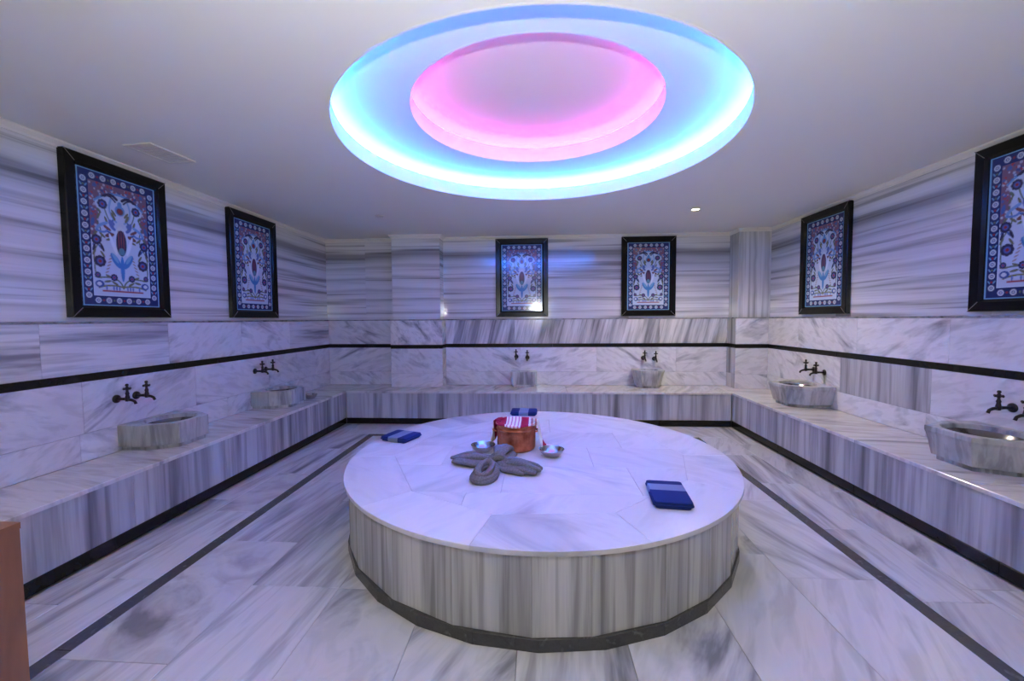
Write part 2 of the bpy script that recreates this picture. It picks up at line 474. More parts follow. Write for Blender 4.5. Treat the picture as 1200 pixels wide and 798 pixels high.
for c in range(ncol):
    x0 = SL1 + c * cw; x1 = x0 + cw
    for y0, y1 in rects_row(YREAR, SB0, 0.95, 0.12, random.uniform(0.3, 0.9)):
        far = max(math.hypot(x - PCX, y - PCY) for x in (x0, x1) for y in (y0, y1))
        if far < PR - 0.05:
            continue
        edge = c < 2 or c > 7
        ftile(x0, x1, y0, y1, MAT['fl_y'] if (edge and random.random() < 0.6) else random.choice(FL))

# ------------------------------------------------------------------ walls
T = 0.02
def clad(wall, plane, runs, zrows, name='wall_tile', t=T):
    """rows of tiles on a wall: plane = (o,u,n) and z upwards"""
    o, u, n = plane
    for (z0, z1, mats, pieces) in zrows:
        for i, (a, b) in enumerate(pieces):
            slab(name, rect(a, b, z0, z1), o, u, Z_, n, t, mats[i % len(mats)] if isinstance(mats, list) else mats, wall)

def lower_rows(wall, plane, a, b, w=0.95, m1=None, m2=None, m3=None, j=0.06, st=None):
    m1 = m1 or [MAT['cloud'], MAT['cloud2'], MAT['cloud'], MAT['horiz']]
    m2 = m2 or [MAT['cloud'], MAT['cloud2'], MAT['cloud']]
    m3 = m3 or [MAT['cloud2'], MAT['cloud']]
    clad(wall, plane, None, [(HB, 0.61, m3, rects_row(a, b, w * 1.3, j)),
                             (0.61, 0.952, m2, rects_row(a, b, w, j, st)),
                             (1.004, 1.335, m1, rects_row(a, b, w * 0.92, j))])
    o, u, n = plane
    for p, q in rects_row(a, b, 1.5, 0.0):
        slab('black_band', rect(p, q, 0.952, 1.004), o, u, Z_, n, T + 0.003, MAT['black'], wall, ch=0.002)
        slab('ledge_cap', rect(p, q, 1.335, ZL), o, u, Z_, n, T + 0.004, MAT['ledge'], wall, ch=0.002)

def upper(wall, plane, pieces, mat=None):
    o, u, n = plane
    for a, b in pieces:
        slab('wall_slab', rect(a, b, ZL, ZC), o, u, Z_, n, T, mat or MAT['band'], wall, ch=0.0008, gap=0.0004)

# left
wl = struct(boxes('wall_left', [(-3.3, XL - T, YREAR - 0.2, 6.1, 0, 1.335), (-3.3, XL - SET - T, YREAR - 0.2, 6.1, 1.335, ZC + 0.3)], MAT['grout']))
PL = ((XL - T, 0, 0), Y_, X_)
mL1 = [MAT['cloud'], MAT['cloud2'], MAT['cloud'], MAT['horiz'], MAT['horiz'], MAT['cloud2'], MAT['cloud'], MAT['horiz']]
lower_rows(wl, PL, YREAR, YB, m1=mL1)
upper(wl, ((XL - SET - T, 0, 0), Y_, X_), rects_row(YREAR, YB + SET, 1.45, 0))
# right (u runs towards the camera)
wr = struct(boxes('wall_right', [(XR + T, 3.3, YREAR - 0.2, 6.1, 0, 1.335), (XR + SET + T, 3.3, YREAR - 0.2, 6.1, 1.335, ZC + 0.3)], MAT['grout']))
PRt = ((XR + T, 0, 0), -Y_, -X_)
lower_rows(wr, PRt, -YB, -YREAR, m2=[MAT['cloud2'], MAT['vert'], MAT['cloud'], MAT['cloud2'], MAT['cloud']], m1=[MAT['cloud'], MAT['cloud2'], MAT['cloud']], st=1.55, j=0.0)
upper(wr, ((XR + SET + T, 0, 0), -Y_, -X_), rects_row(-YB - SET, -YREAR, 1.45, 0))
# back
wb = struct(boxes('wall_back', [(-3.3, 3.3, YB + T, 6.1, 0, 1.335), (-3.3, 3.3, YB + SET + T, 6.1, 1.335, ZC + 0.3)], MAT['grout']))
PB = ((0, YB + T, 0), X_, -Y_)
LP0, LP1, LPY = -2.005, -1.290, 5.590      # left pier, lower cladding
RP0, RPY = 2.558, 5.560                    # right pier runs into the corner
lower_rows(wb, PB, XL, LP0, w=1.2, m1=[MAT['cloud2']], m2=[MAT['cloud']])
lower_rows(wb, PB, LP1, RP0, w=1.05, m1=[MAT['vert_slant']], m2=[MAT['cloud2'], MAT['cloud'], MAT['cloud2'], MAT['cloud']])
upper(wb, ((0, YB + SET + T, 0), X_, -Y_), [(XL - SET, -2.44), (-2.44, LP0 + 0.03), (LP1 - 0.03, -0.2), (-0.2, 1.25), (1.25, RP0 + 0.03)])
# piers
lp = struct(boxes('wall_back_left_pier', [(LP0 + T, LP1 - T, LPY + T, YB + T, HB, 1.335), (LP0 + SET + T, LP1 - SET - T, LPY + SET + T, YB + SET, 1.335, ZC)], MAT['grout']))
for face in (((0, LPY + T, 0), X_, -Y_, LP0, LP1), ((LP1 - T, 0, 0), Y_, X_, LPY + T, YB), ((LP0 + T, 0, 0), -Y_, -X_, -YB, -LPY - T)):
    o, u, n, a, b = face
    lower_rows(lp, (o, u, n), a, b, w=0.8, m1=[MAT['diag']], m2=[MAT['cloud2']], m3=[MAT['cloud']], j=0)
for face in (((0, LPY + SET + T, 0), X_, -Y_, LP0 + SET, LP1 - SET), ((LP1 - SET - T, 0, 0), Y_, X_, LPY + SET + T, YB + SET), ((LP0 + SET + T, 0, 0), -Y_, -X_, -YB - SET, -LPY - SET - T)):
    o, u, n, a, b = face
    upper(lp, (o, u, n), [(a, b)])
rp = struct(boxes('wall_back_right_pier', [(RP0 + T, XR + T, RPY + T, YB + T, HB, 1.335), (RP0 + SET + T, XR + SET + T, RPY + SET + T, YB + SET, 1.335, ZC)], MAT['grout']))
lower_rows(rp, ((0, RPY + T, 0), X_, -Y_), RP0, XR, w=0.6, m1=[MAT['cloud']], m2=[MAT['cloud']], j=0)
lower_rows(rp, ((RP0 + T, 0, 0), -Y_, -X_), -YB, -RPY - T, w=0.6, m1=[MAT['vert']], m2=[MAT['vert']], m3=[MAT['vert']], j=0)
upper(rp, ((0, RPY + SET + T, 0), X_, -Y_), [(RP0 + SET, XR + SET)], MAT['bandv'])
upper(rp, ((RP0 + SET + T, 0, 0), -Y_, -X_), [(-YB - SET, -RPY - SET - T)], MAT['bandv'])
# rear wall behind the camera
wre = struct(boxes('wall_rear', [(-3.3, 3.3, YREAR - 0.2, YREAR, 0, ZC + 0.3)], MAT['plaster']))

# ------------------------------------------------------------------ ceiling with the two stepped coves
def ceiling_plate():
    x0, x1, y0, y1 = -3.3, 3.3, YREAR - 0.2, 6.1
    angs = [2 * PI * i / 128 for i in range(128)]
    for cx, cy in ((x0, y0), (x1, y0), (x1, y1), (x0, y1)):
        angs.append(math.atan2(cy - RCY, cx - RCX) % (2 * PI))
    angs = sorted(set(angs))
    vs, fs = [], []
    for a in angs:
        c, s = math.cos(a), math.sin(a)
        t = min(((x1 if c > 0 else x0) - RCX) / c if abs(c) > 1e-9 else 1e9, ((y1 if s > 0 else y0) - RCY) / s if abs(s) > 1e-9 else 1e9)
        for z in (ZC, ZC + 0.02):
            vs.append((RCX + (RO + 0.0142) * c, RCY + (RO + 0.0142) * s, z)); vs.append((RCX + t * c, RCY + t * s, z))
    n = len(angs)
    for i in range(n):
        j = (i + 1) % n
        a, b = 4 * i, 4 * j
        fs += [(a, a + 1, b + 1, b), (a + 2, b + 2, b + 3, a + 3), (a, b, b + 2, a + 2), (a + 1, a + 3, b + 3, b + 1)]
    return mk('ceiling', vs, fs, MAT['plaster'])
ceil = struct(ceiling_plate())
RC = (RCX, RCY, 0)
Z1 = ZC + 0.195     # ceiling of the blue cove
Z2 = Z1 + 0.195     # ceiling of the pink cove
CW, CWI = 0.20, 0.12
lathe('cove_fascia', [(RO, ZC - 0.0003), (RO, ZC + 0.105), (RO + 0.014, ZC + 0.105), (RO + 0.014, ZC - 0.0003)], MAT['cove'], ceil, RC, 128, True, False)
lathe('cove_wall', [(RO + CW, ZC + 0.02), (RO + CW, Z1), (RO + CW + 0.02, Z1), (RO + CW + 0.02, ZC + 0.02)], MAT['cove'], ceil, RC, 128, True, False)
lathe('cove_top', [(RI + 0.0142, Z1), (RO + CW + 0.02, Z1), (RO + CW + 0.02, Z1 + 0.02), (RI + 0.0142, Z1 + 0.02)], MAT['cove'], ceil, RC, 128, True, False)
lathe('inner_cove_fascia', [(RI, Z1 - 0.0003), (RI, Z1 + 0.112), (RI + 0.014, Z1 + 0.112), (RI + 0.014, Z1 - 0.0003)], MAT['cove'], ceil, RC, 112, True, False)
lathe('inner_cove_wall', [(RI + CWI, Z1 + 0.02), (RI + CWI, Z2), (RI + CWI + 0.02, Z2), (RI + CWI + 0.02, Z1 + 0.02)], MAT['cove'], ceil, RC, 112, True, False)
lathe('inner_cove_top', [(0.0005, Z2), (RI + CWI + 0.02, Z2), (RI + CWI + 0.02, Z2 + 0.02), (0.0005, Z2 + 0.02)], MAT['cove'], ceil, RC, 112, True, False)
def ring_tube(name, r, z, t, mat):
    lathe(name, [(r + t * math.cos(a), z + t * math.sin(a)) for a in [2 * PI * k / 8 for k in range(8)]], mat, ceil, RC, 96, True)
def led_ribbon(name, r0, r1, z, mat):
    lathe(name, [(r0, z), (r0, z + 0.006), (r1, z + 0.006), (r1, z)], mat, ceil, RC, 96, True, False)
led_ribbon('blue_led_strip', RO + 0.045, RO + 0.125, ZC + 0.030, MAT['ledb'])
led_ribbon('pink_led_strip', RI + 0.030, RI + 0.090, Z1 + 0.030, MAT['ledp'])

# cornices
def cornice(name, pts):
    """small moulding under the ceiling along a polyline, profile towards the room on the left of travel"""
    prof = [(0, 0), (0, -0.045), (0.008, -0.045), (0.010, -0.030), (0.022, -0.018), (0.030, -0.010), (0.030, 0)]
    vs, fs = [], []
    n = len(pts); m = len(prof)
    P = [Vector((p[0], p[1])) for p in pts]
    for i, p in enumerate(P):
        d1 = (p - P[i - 1]).normalized() if i else (P[1] - p).normalized()
        d2 = (P[i + 1] - p).normalized() if i < n - 1 else d1
        n1 = Vector((-d1.y, d1.x)); n2 = Vector((-d2.y, d2.x))
        nn = (n1 + n2) / (1 + n1.dot(n2))
        for r, z in prof:
            vs.append((p.x + nn.x * r, p.y + nn.y * r, ZC + z))
    for i in range(n - 1):
        for k in range(m):
            k2 = (k + 1) % m
            fs.append((i * m + k, i * m + k2, (i + 1) * m + k2, (i + 1) * m + k))
    return struct(mk(name, vs, fs, MAT['cornice']))
ux0, ux1, uy = XL - SET, XR + SET, YB + SET
cornice('trim_1', [(ux0, uy), (ux0, YREAR)])
cornice('trim_2', [(LP0 + SET, uy), (ux0, uy)])
cornice('trim_3', [(LP1 - SET, uy), (LP1 - SET, LPY + SET), (LP0 + SET, LPY + SET), (LP0 + SET, uy)])
cornice('trim_4', [(RP0 + SET, uy), (LP1 - SET, uy)])
cornice('trim_5', [(ux1, RPY + SET), (RP0 + SET, RPY + SET), (RP0 + SET, uy)])
cornice('trim_6', [(ux1, YREAR), (ux1, RPY + SET)])

# ------------------------------------------------------------------ benches
def bench(label, core, front, top_polys, seatmat):
    """core box, front = (o,u,n,a,b), seat slabs as rectangles in x,y"""
    x0, x1, y0, y1 = core
    e = empty('marble_bench', ((x0 + x1) / 2, (y0 + y1) / 2, 0))
    tag(e, label, 'bench', 'marble benches along the walls')
    boxes('core', [(x0 - e.location.x, x1 - e.location.x, y0 - e.location.y, y1 - e.location.y, 0, 0.40)], MAT['grout'], e)
    o, u, n, a, b = front
    for i, (p, q) in enumerate(rects_row(a, b, 0.78, 0.25)):
        slab('front_panel', rect(p, q, 0.075, 0.40), o, u, Z_, n, T, MAT['vert'], e)
    for p, q in rects_row(a, b, 1.0, 0.0):
        slab('black_plinth', rect(p, q, 0.0, 0.075), o, u, Z_, n, T + 0.004, MAT['black'], e, ch=0.003)
    for r in top_polys:
        slab('seat_slab', rect(*r), (0, 0, 0.40), X_, Y_, Z_, 0.025, seatmat, e, ch=0.003)
    return e
ov = 0.008
bench('long marble bench with upright grey stripes running along the left wall', (XL + 0.001, BXL - T, YREAR + 0.01, YB - 0.001),
      ((BXL - T, 0, 0), Y_, X_, YREAR + 0.01, BY + 0.0), [(XL, BXL + ov, a, b) for a, b in rects_row(YREAR + 0.01, YB, 0.92, 0.06)], MAT['seat_y'])
bench('marble bench along the back wall beneath the two middle tile panels', (BXL + 0.012, BXR - 0.012, BY + T, YB - 0.001),
      ((0, BY + T, 0), X_, -Y_, BXL + 0.009, BXR - 0.009), [(a, b, BY - ov, YB) for a, b in rects_row(BXL + ov, BXR - ov, 0.97, 0.06)], MAT['seat_x'])
bench('long marble bench with upright grey stripes running along the right wall', (BXR + T, XR - 0.001, YREAR + 0.01, YB - 0.001),
      ((BXR + T, 0, 0), -Y_, -X_, -BY, -YREAR - 0.01), [(BXR - ov, XR, a, b) for a, b in rects_row(YREAR + 0.01, YB, 0.90, 0.06)], MAT['seat_y'])

# ------------------------------------------------------------------ round platform
pf = empty('round_marble_platform', (PCX, PCY, 0))
tag(pf, 'big round heated marble platform in the middle of the room under the lit ceiling', 'platform')
lathe('core', [(0.001, 0.0), (PR - 0.09, 0.0), (PR - 0.09, PH - 0.022), (0.001, PH - 0.022)], MAT['grout'], pf, (0, 0, 0), 48, False, False)
NF = 26
def pol(r, a):
    return Vector((PCX + r * math.sin(a), PCY - 0.040 - r * math.cos(a), 0))
cut = []
a = -PI
while a < PI - 1e-6:
    w = random.choice([0.20, 0.24, 0.28])
    cut.append(a); a += w
    if PI - a < 0.15:
        a = PI
cut.append(PI)
def facing(name, cuts, r, z0, z1, mat, t):
    for a0, a1 in zip(cuts[:-1], cuts[1:]):
        p, q = pol(r, a0), pol(r, a1)
        L = (q - p).length; u = (q - p).normalized(); n = u.cross(Z_)
        slab(name, rect(0, L, z0, z1), p - n * t, u, Z_, n, t, mat, pf, ch=0.001, gap=0.0004)
facing('side_panel', cut, PR - 0.042, 0.056, PH - 0.022, MAT['side'], 0.02)
facing('base_strip', [-PI + 2 * PI * i / 28 for i in range(29)], PR - 0.034, 0.0, 0.056, MAT['darkgrey'], 0.022)
# top: ring of large wedge slabs round an inner polygon of sawn slabs
angs = [R_(x) for x in (-82, -44, -13, 22, 60, 88, 125, 160, 195, 235, 278)]
RIN = 0.985
o_top = (PCX, PCY, PH - 0.022)
def uv(r, a):
    return (r * math.sin(a), -r * math.cos(a))
for k in range(10):
    a0, a1 = angs[k], angs[k + 1]
    arc = [uv(PR, a0 + (a1 - a0) * i / 10) for i in range(11)]
    poly = [uv(RIN, a0)] + arc + [uv(RIN, a1)]
    slab('ring_slab', poly, o_top, X_, Y_, Z_, 0.022, MAT['top'] if k % 2 else MAT['top2'], pf, ch=0.0015, gap=0.0005)
def clip(poly, axis, val, keep_less):
    out = []
    for i in range(len(poly)):
        p, q = poly[i - 1], poly[i]
        ip = (p[axis] <= val) == keep_less; iq = (q[axis] <= val) == keep_less
        if ip != iq:
            t = (val - p[axis]) / (q[axis] - p[axis])
            out.append((p[0] + (q[0] - p[0]) * t, p[1] + (q[1] - p[1]) * t))
        if iq:
            out.append(q)
    return out
inner = [uv(RIN, x) for x in angs[:-1]]
rows = [(-1.1, -0.715, [-0.385]), (-0.715, -0.30, [-0.2, 0.55]), (-0.30, 0.10, [-0.62, 0.35]), (0.10, 0.50, [-0.3, 0.6]), (0.50, 1.1, [0.1])]
for v0, v1, cuts in rows:
    strip = clip(clip(inner, 1, v0, False), 1, v1, True)
    es = [-2] + cuts + [2]
    for c0, c1 in zip(es[:-1], es[1:]):
        cell = clip(clip(strip, 0, c0, False), 0, c1, True)
        if len(cell) > 2:
            slab('top_slab', cell, o_top, X_, Y_, Z_, 0.022, random.choice([MAT['top'], MAT['top2']]), pf, ch=0.0012, gap=0.0004)

# ------------------------------------------------------------------ framed tile panels
def panel_pixels(W, H, ss=3):
    """the flower design of the tile panel as an array of colours"""
    w, h = W * ss, H * ss
    yy, xx = np.mgrid[0:h, 0:w]
    U = (xx + .5) / w * 0.56; V = (yy + .5) / h * 0.92       # metres, V up
    img = np.zeros((h, w, 3)); img[:] = (0.44, 0.53, 0.66)
    def put(mask, c): img[mask] = c
    navy = (0.020, 0.030, 0.115); white = (0.52, 0.58, 0.66); lb = (0.16, 0.36, 0.56); blue = (0.035, 0.12, 0.38)
    red = (0.27, 0.035, 0.04); green = (0.10, 0.14, 0.10); teal = (0.09, 0.22, 0.30); dk = (0.035, 0.035, 0.075)
    cx = 0.28
    A = np.abs(U - cx)                                        # everything mirrors about the middle
    put((U < .012) | (U > .548) | (V < .012) | (V > .908), lb)
    brd = (U >= .012) & (U <= .548) & (V >= .012) & (V <= .908) & ((U < .072) | (U > .488) | (V < .072) | (V > .848))
    put(brd, navy)
    fld = (U >= .072) & (U <= .488) & (V >= .072) & (V <= .848)
    put(fld & ((U < .079) | (U > .481) | (V < .079) | (V > .841)), (0.45, 0.58, 0.72))
    def disc(u, v, r, c, mirror=True):
        for s in ((1, -1) if mirror else (1,)):
            put((U - cx - s * u) ** 2 + (V - v) ** 2 < r * r, c)
    def ell(u, v, ru, rv, ang, c, mirror=True):
        for s in ((1, -1) if mirror else (1,)):
            du = (U - cx) * s - u; dv = V - v
            ca, sa = math.cos(ang), math.sin(ang)
            p = du * ca + dv * sa; q = -du * sa + dv * ca
            put((p / ru) ** 2 + (q / rv) ** 2 < 1, c)
    def curve(pts, wd, c):
        pts = np.array(pts, float)
        for i in range(len(pts) - 1):
            p, q = pts[i], pts[i + 1]
            d = q - p; L = (d ** 2).sum()
            for s in (1, -1):
                du = (U - cx) * s
                t = np.clip(((du - p[0]) * d[0] + (V - p[1]) * d[1]) / L, 0, 1)
                put((du - p[0] - t * d[0]) ** 2 + (V - p[1] - t * d[1]) ** 2 < wd * wd, c)
    def bez(p0, p1, p2, wd, c, n=12):
        ts = np.linspace(0, 1, n)[:, None]
        p0, p1, p2 = map(np.array, (p0, p1, p2))
        curve((1 - ts) ** 2 * p0 + 2 * ts * (1 - ts) * p1 + ts ** 2 * p2, wd, c)
    # border rosettes with sprigs between
    pts = []
    for i in range(11):
        v = .075 + (.845 - .075) * i / 10
        pts += [(-.238, v, 1), (.238, v, 1)]
    for i in range(6):
        u = -.18 + .36 * i / 5
        pts += [(u, .042, 0), (u, .878, 0)]
    for (u, v, vert) in pts:
        disc(u, v, .0190, white, False); disc(u, v, .0115, (0.06, 0.11, 0.30), False); disc(u, v, .006, (0.45, 0.45, 0.48), False)
    for i in range(10):
        v = .075 + (.845 - .075) * (i + .5) / 10
        disc(.238, v, .007, green if i % 2 else red); ell(.222, v, .004, .012, .6, lb); ell(.254, v, .004, .012, -.6, lb)
    for i in range(5):
        u = -.18 + .36 * (i + .5) / 5
        for v in (.042, .878):
            disc(u, v, .007, green if i % 2 else red, False)
    # spandrels with red scrollwork above an ogee arch
    arch = np.where(A < .155, 0.800 - 0.9 * A ** 1.9 * 1.5, 0.0)
    side = np.where(V > .47, .178 - .030 * np.sin((V - .47) / .26 * PI * 1.0), .205)
    spand = fld & (V > .48) & ((V > 0.795 - 2.6 * A ** 2) | (A > side))
    put(spand, (0.17, 0.10, 0.15))
    rng = np.random.RandomState(3)
    for i in range(260):
        u, v = rng.uniform(.0, .2), rng.uniform(.49, .84)
        m = spand & ((A - u) ** 2 + (V - v) ** 2 < rng.uniform(.005, .010) ** 2)
        put(m, [(0.42, 0.44, 0.54), (0.34, 0.05, 0.06), (0.05, 0.07, 0.20), (0.36, 0.36, 0.46), (0.07, 0.12, 0.30)][i % 5])
    edge = fld & (V > .49) & (np.abs(V - (0.795 - 2.6 * A ** 2)) < .008) & (A < side + .004)
    put(edge, (0.12, 0.26, 0.50))
    # stems and leaves
    bez((0, .13), (.02, .22), (.15, .20), .005, green); bez((.15, .20), (.20, .21), (.19, .29), .004, green)
    bez((0, .14), (.10, .16), (.17, .13), .006, (0.16, 0.17, 0.08))
    bez((.19, .29), (.205, .38), (.15, .44), .004, green); bez((.15, .44), (.12, .50), (.16, .58), .004, green)
    bez((.05, .56), (.10, .62), (.11, .70), .004, green)
    bez((.03, .74), (.07, .79), (.12, .76), .006, dk)
    for (u, v, a) in ((.06, .165, .5), (.11, .175, -.2), (.10, .21, .4), (.17, .20, .1), (.135, .36, 1.0), (.19, .37, 2.0), (.13, .49, .7), (.175, .50, 2.2), (.085, .47, -.4), (.10, .60, 1.2), (.045, .66, .9), (.15, .62, 2.0)):
        ell(u, v, .026, .008, a, (0.13, 0.14, 0.09))
    for (u, v, a) in ((.15, .41, .9), (.185, .43, 2.2), (.085, .52, .3), (.06, .60, 2.4), (.11, .56, .8)):
        ell(u, v, .022, .007, a, (0.06, 0.12, 0.30))
    for i in range(6):                                        # ferny sprigs
        ell(.075 + .012 * i * .6, .36 - .024 * i, .016, .0045, -.5, (0.32, 0.22, 0.20))
    # rosettes
    def flower(u, v, r):
        for k in range(8):
            disc(u + .62 * r * math.cos(k * PI / 4), v + .62 * r * math.sin(k * PI / 4), .42 * r, dk)
        disc(u, v, .55 * r, (0.07, 0.10, 0.30)); disc(u, v, .28 * r, red)
    flower(.155, .310, .039); flower(.172, .455, .034); flower(.120, .705, .033); flower(.065, .205, .025); flower(.175, .215, .020)
    ell(.08, .50, .034, .014, -.35, (0.14, 0.06, 0.06)); ell(.06, .585, .02, .016, .4, (0.10, 0.16, 0.36))
    # blue ribbons curling round the middle
    bez((.10, .58), (.17, .55), (.165, .52), .010, (0.16, 0.30, 0.52)); bez((.165, .52), (.11, .50), (.09, .54), .007, (0.10, 0.20, 0.44))
    bez((.03, .60), (.10, .66), (.06, .75), .007, (0.20, 0.34, 0.56)); bez((.075, .60), (.075, .56), (.045, .545), .010, (0.10, 0.15, 0.36))
    bez((.02, .76), (.06, .80), (.105, .765), .010, dk)
    ell(.095, .545, .030, .010, .5, (0.16, 0.07, 0.07)); ell(.135, .405, .030, .009, 1.2, dk); ell(.19, .40, .026, .008, 1.9, dk)
    ell(.145, .655, .020, .009, .9, green); ell(.05, .635, .030, .010, 1.1, (0.14, 0.15, 0.08)); ell(.19, .57, .012, .030, .2, (0.06, 0.12, 0.30))
    # top flower
    disc(0, .685, .036, (0.12, 0.28, 0.52), False); disc(0, .680, .024, (0.13, 0.05, 0.08), False); disc(0, .682, .010, red, False)
    ell(.0, .728, .016, .02, 0, (0.10, 0.24, 0.48), False)
    # calyx and tulip in the middle
    ell(.045, .325, .060, .022, 1.0, (0.06, 0.20, 0.46)); ell(.05, .345, .04, .011, 1.0, lb)
    ell(0, .27, .015, .09, 0, (0.06, 0.20, 0.46), False)
    ell(0, .465, .050, .105, 0, (0.50, 0.60, 0.70), False)
    ell(0, .455, .038, .092, 0, (0.03, 0.035, 0.09), False)
    for u in (-.018, 0, .018):
        ell(u, .475, .0050, .070, 0, (0.17, 0.06, 0.09), False)
    ell(0, .395, .022, .026, 0, teal, False)
    ell(.06, .44, .012, .075, -.32, (0.60, 0.68, 0.77))
    # foot of the design
    put(fld & (np.abs(V - .108) < .006) & (A < .15), red)
    for u in (.03, .05, .07, .12):
        ell(u, .130, .006, .016, 0, (0.10, 0.16, 0.40))
    ell(.165, .155, .030, .024, 0, (0.05, 0.09, 0.28)); ell(.168, .155, .016, .013, 0, white)
    img = img.reshape(H, ss, W, ss, 3).mean((1, 3))
    return img

PW, PHH = 100, 164
def panel_mesh():
    pix = panel_pixels(PW, PHH)
    xs = np.linspace(-0.28, 0.28, PW + 1); zs = np.linspace(-0.46, 0.46, PHH + 1)
    vs = [(x, 0.0, z) for z in zs for x in xs]
    fs = [(j * (PW + 1) + i, j * (PW + 1) + i + 1, (j + 1) * (PW + 1) + i + 1, (j + 1) * (PW + 1) + i) for j in range(PHH) for i in range(PW)]
    k = len(vs)
    vs += [(x, 0.015, z) for x, z in ((-.28, -.46), (.28, -.46), (.28, .46), (-.28, .46))]
    fs += [(k, k + 3, k + 2, k + 1)]
    me = bpy.data.meshes.new('tile_panel')
    me.from_pydata(vs, [], fs)
    at = me.color_attributes.new('glaze', 'FLOAT_COLOR', 'CORNER')
    col = np.ones((len(fs) * 4, 4))
    col[:PW * PHH * 4, :3] = np.repeat(pix.reshape(-1, 3), 4, axis=0)
    at.data.foreach_set('color', col.ravel())
    return me
def glaze_mat():
    m, nt, b = new_mat('glazed_painted_tile')
    a = node(nt, 'ShaderNodeAttribute'); a.attribute_name = 'glaze'
    nt.links.new(a.outputs['Color'], b.inputs['Base Color'])
    b.inputs['Roughness'].default_value = 0.12
    return m
MAT['glaze'] = glaze_mat()
pm = panel_mesh(); pm.materials.append(MAT['glaze'])
FW, FH, FB = 0.725, 1.072, 0.083
def rail_mesh(name, L, d=0.045):
    """mitred rail of length L, lying along x at the bottom edge"""
    h = L / 2
    prof = [(0, 0.0), (0, -d + .006), (.006, -d), (FB - .022, -d + .003), (FB - .004, -d + .016), (FB, -.012), (FB, 0.0)]   # (inward, y)
    vs, fs = [], []
    for s in (-1, 1):
        for w, y in prof:
            vs.append((s * (h - w), y, w))
    n = len(prof)
    for k in range(n):
        k2 = (k + 1) % n
        fs.append((k, k2, n + k2, n + k))
    fs.append(tuple(range(n))); fs.append(tuple(range(2 * n - 1, n - 1, -1)))
    me = bpy.data.meshes.new(name)
    me.from_pydata(vs, [], fs)
    bm = bmesh.new(); bm.from_mesh(me); bmesh.ops.recalc_face_normals(bm, faces=bm.faces); bm.to_mesh(me); bm.free()
    me.materials.append(MAT['frame'])
    return me
rail_s = rail_mesh('frame_rail_short', FW - 0.0016); rail_l = rail_mesh('frame_rail_long', FH - 0.0016)
bmk = boxmesh(-FW / 2 + .004, FW / 2 - .004, -0.006, 0.0, -FH / 2 + .004, FH / 2 - .004)
back_me = bpy.data.meshes.new('backing'); back_me.from_pydata(*[bmk[0], [], bmk[1]]); back_me.materials.append(MAT['mitre'])
# light mitre line at each corner
def mitre_me(sx, sz):
    vs, d = [], .0013
    for (x, z) in ((sx * FW / 2, sz * FH / 2), (sx * (FW / 2 - FB + .02), sz * (FH / 2 - FB + .02))):
        vs += [(x - d * sx * sz, -.0452, z + d), (x + d * sx * sz, -.0452, z - d), (x - d * sx * sz, -.03, z + d), (x + d * sx * sz, -.03, z - d)]
    fs = [(0, 1, 5, 4), (0, 4, 6, 2), (1, 3, 7, 5), (0, 2, 3, 1), (4, 5, 7, 6), (2, 6, 7, 3)]
    me = bpy.data.meshes.new('mitre_joint'); me.from_pydata(vs, [], fs); me.materials.append(MAT['mitre'])
    return me
mits = [mitre_me(sx, sz) for sx in (-1, 1) for sz in (-1, 1)]
def child(name, me, parent, loc=(0, 0, 0), rot=(0, 0, 0)):
    o = bpy.data.objects.new(name, me); COL.objects.link(o); o.parent = parent; o.location = loc; o.rotation_euler = rot
    return o
def framed_panel(loc, rz, label):
    e = empty('framed_tile_panel', loc, rz)
    tag(e, label, 'wall panel', 'framed floral tile panels')
    child('backing', back_me, e, (0, 0, 0))
    child('tile_panel', pm, e, (0, -0.022, 0))
    child('frame_rail', rail_s, e, (0, 0, -FH / 2)); child('frame_rail', rail_s, e, (0, 0, FH / 2), (0, PI, 0))
    child('frame_rail', rail_l, e, (-FW / 2, 0, 0), (0, PI / 2, 0)); child('frame_rail', rail_l, e, (FW / 2, 0, 0), (0, -PI / 2, 0))
    for me in mits:
        child('mitre_joint', me, e)
    return e
zf = 1.378 + FH / 2
fx = XL - SET + 0.001
framed_panel((fx, 2.868, zf), PI / 2, 'black framed floral tile panel on the left wall, nearest the camera')
framed_panel((fx, 4.285, zf), PI / 2, 'black framed floral tile panel on the left wall, nearer the back corner')
framed_panel((-0.215, YB + SET - 0.001, zf), 0, 'black framed floral tile panel on the back wall, left of the two')
framed_panel((1.505, YB + SET - 0.001, zf), 0, 'black framed floral tile panel on the back wall, right of the two')
framed_panel((XR + SET - 0.001, 4.565, zf), -PI / 2, 'black framed floral tile panel on the right wall, seen whole')
framed_panel((XR + SET - 0.001, 2.70, zf), -PI / 2, 'black framed floral tile panel cut off by the right edge of the photo')

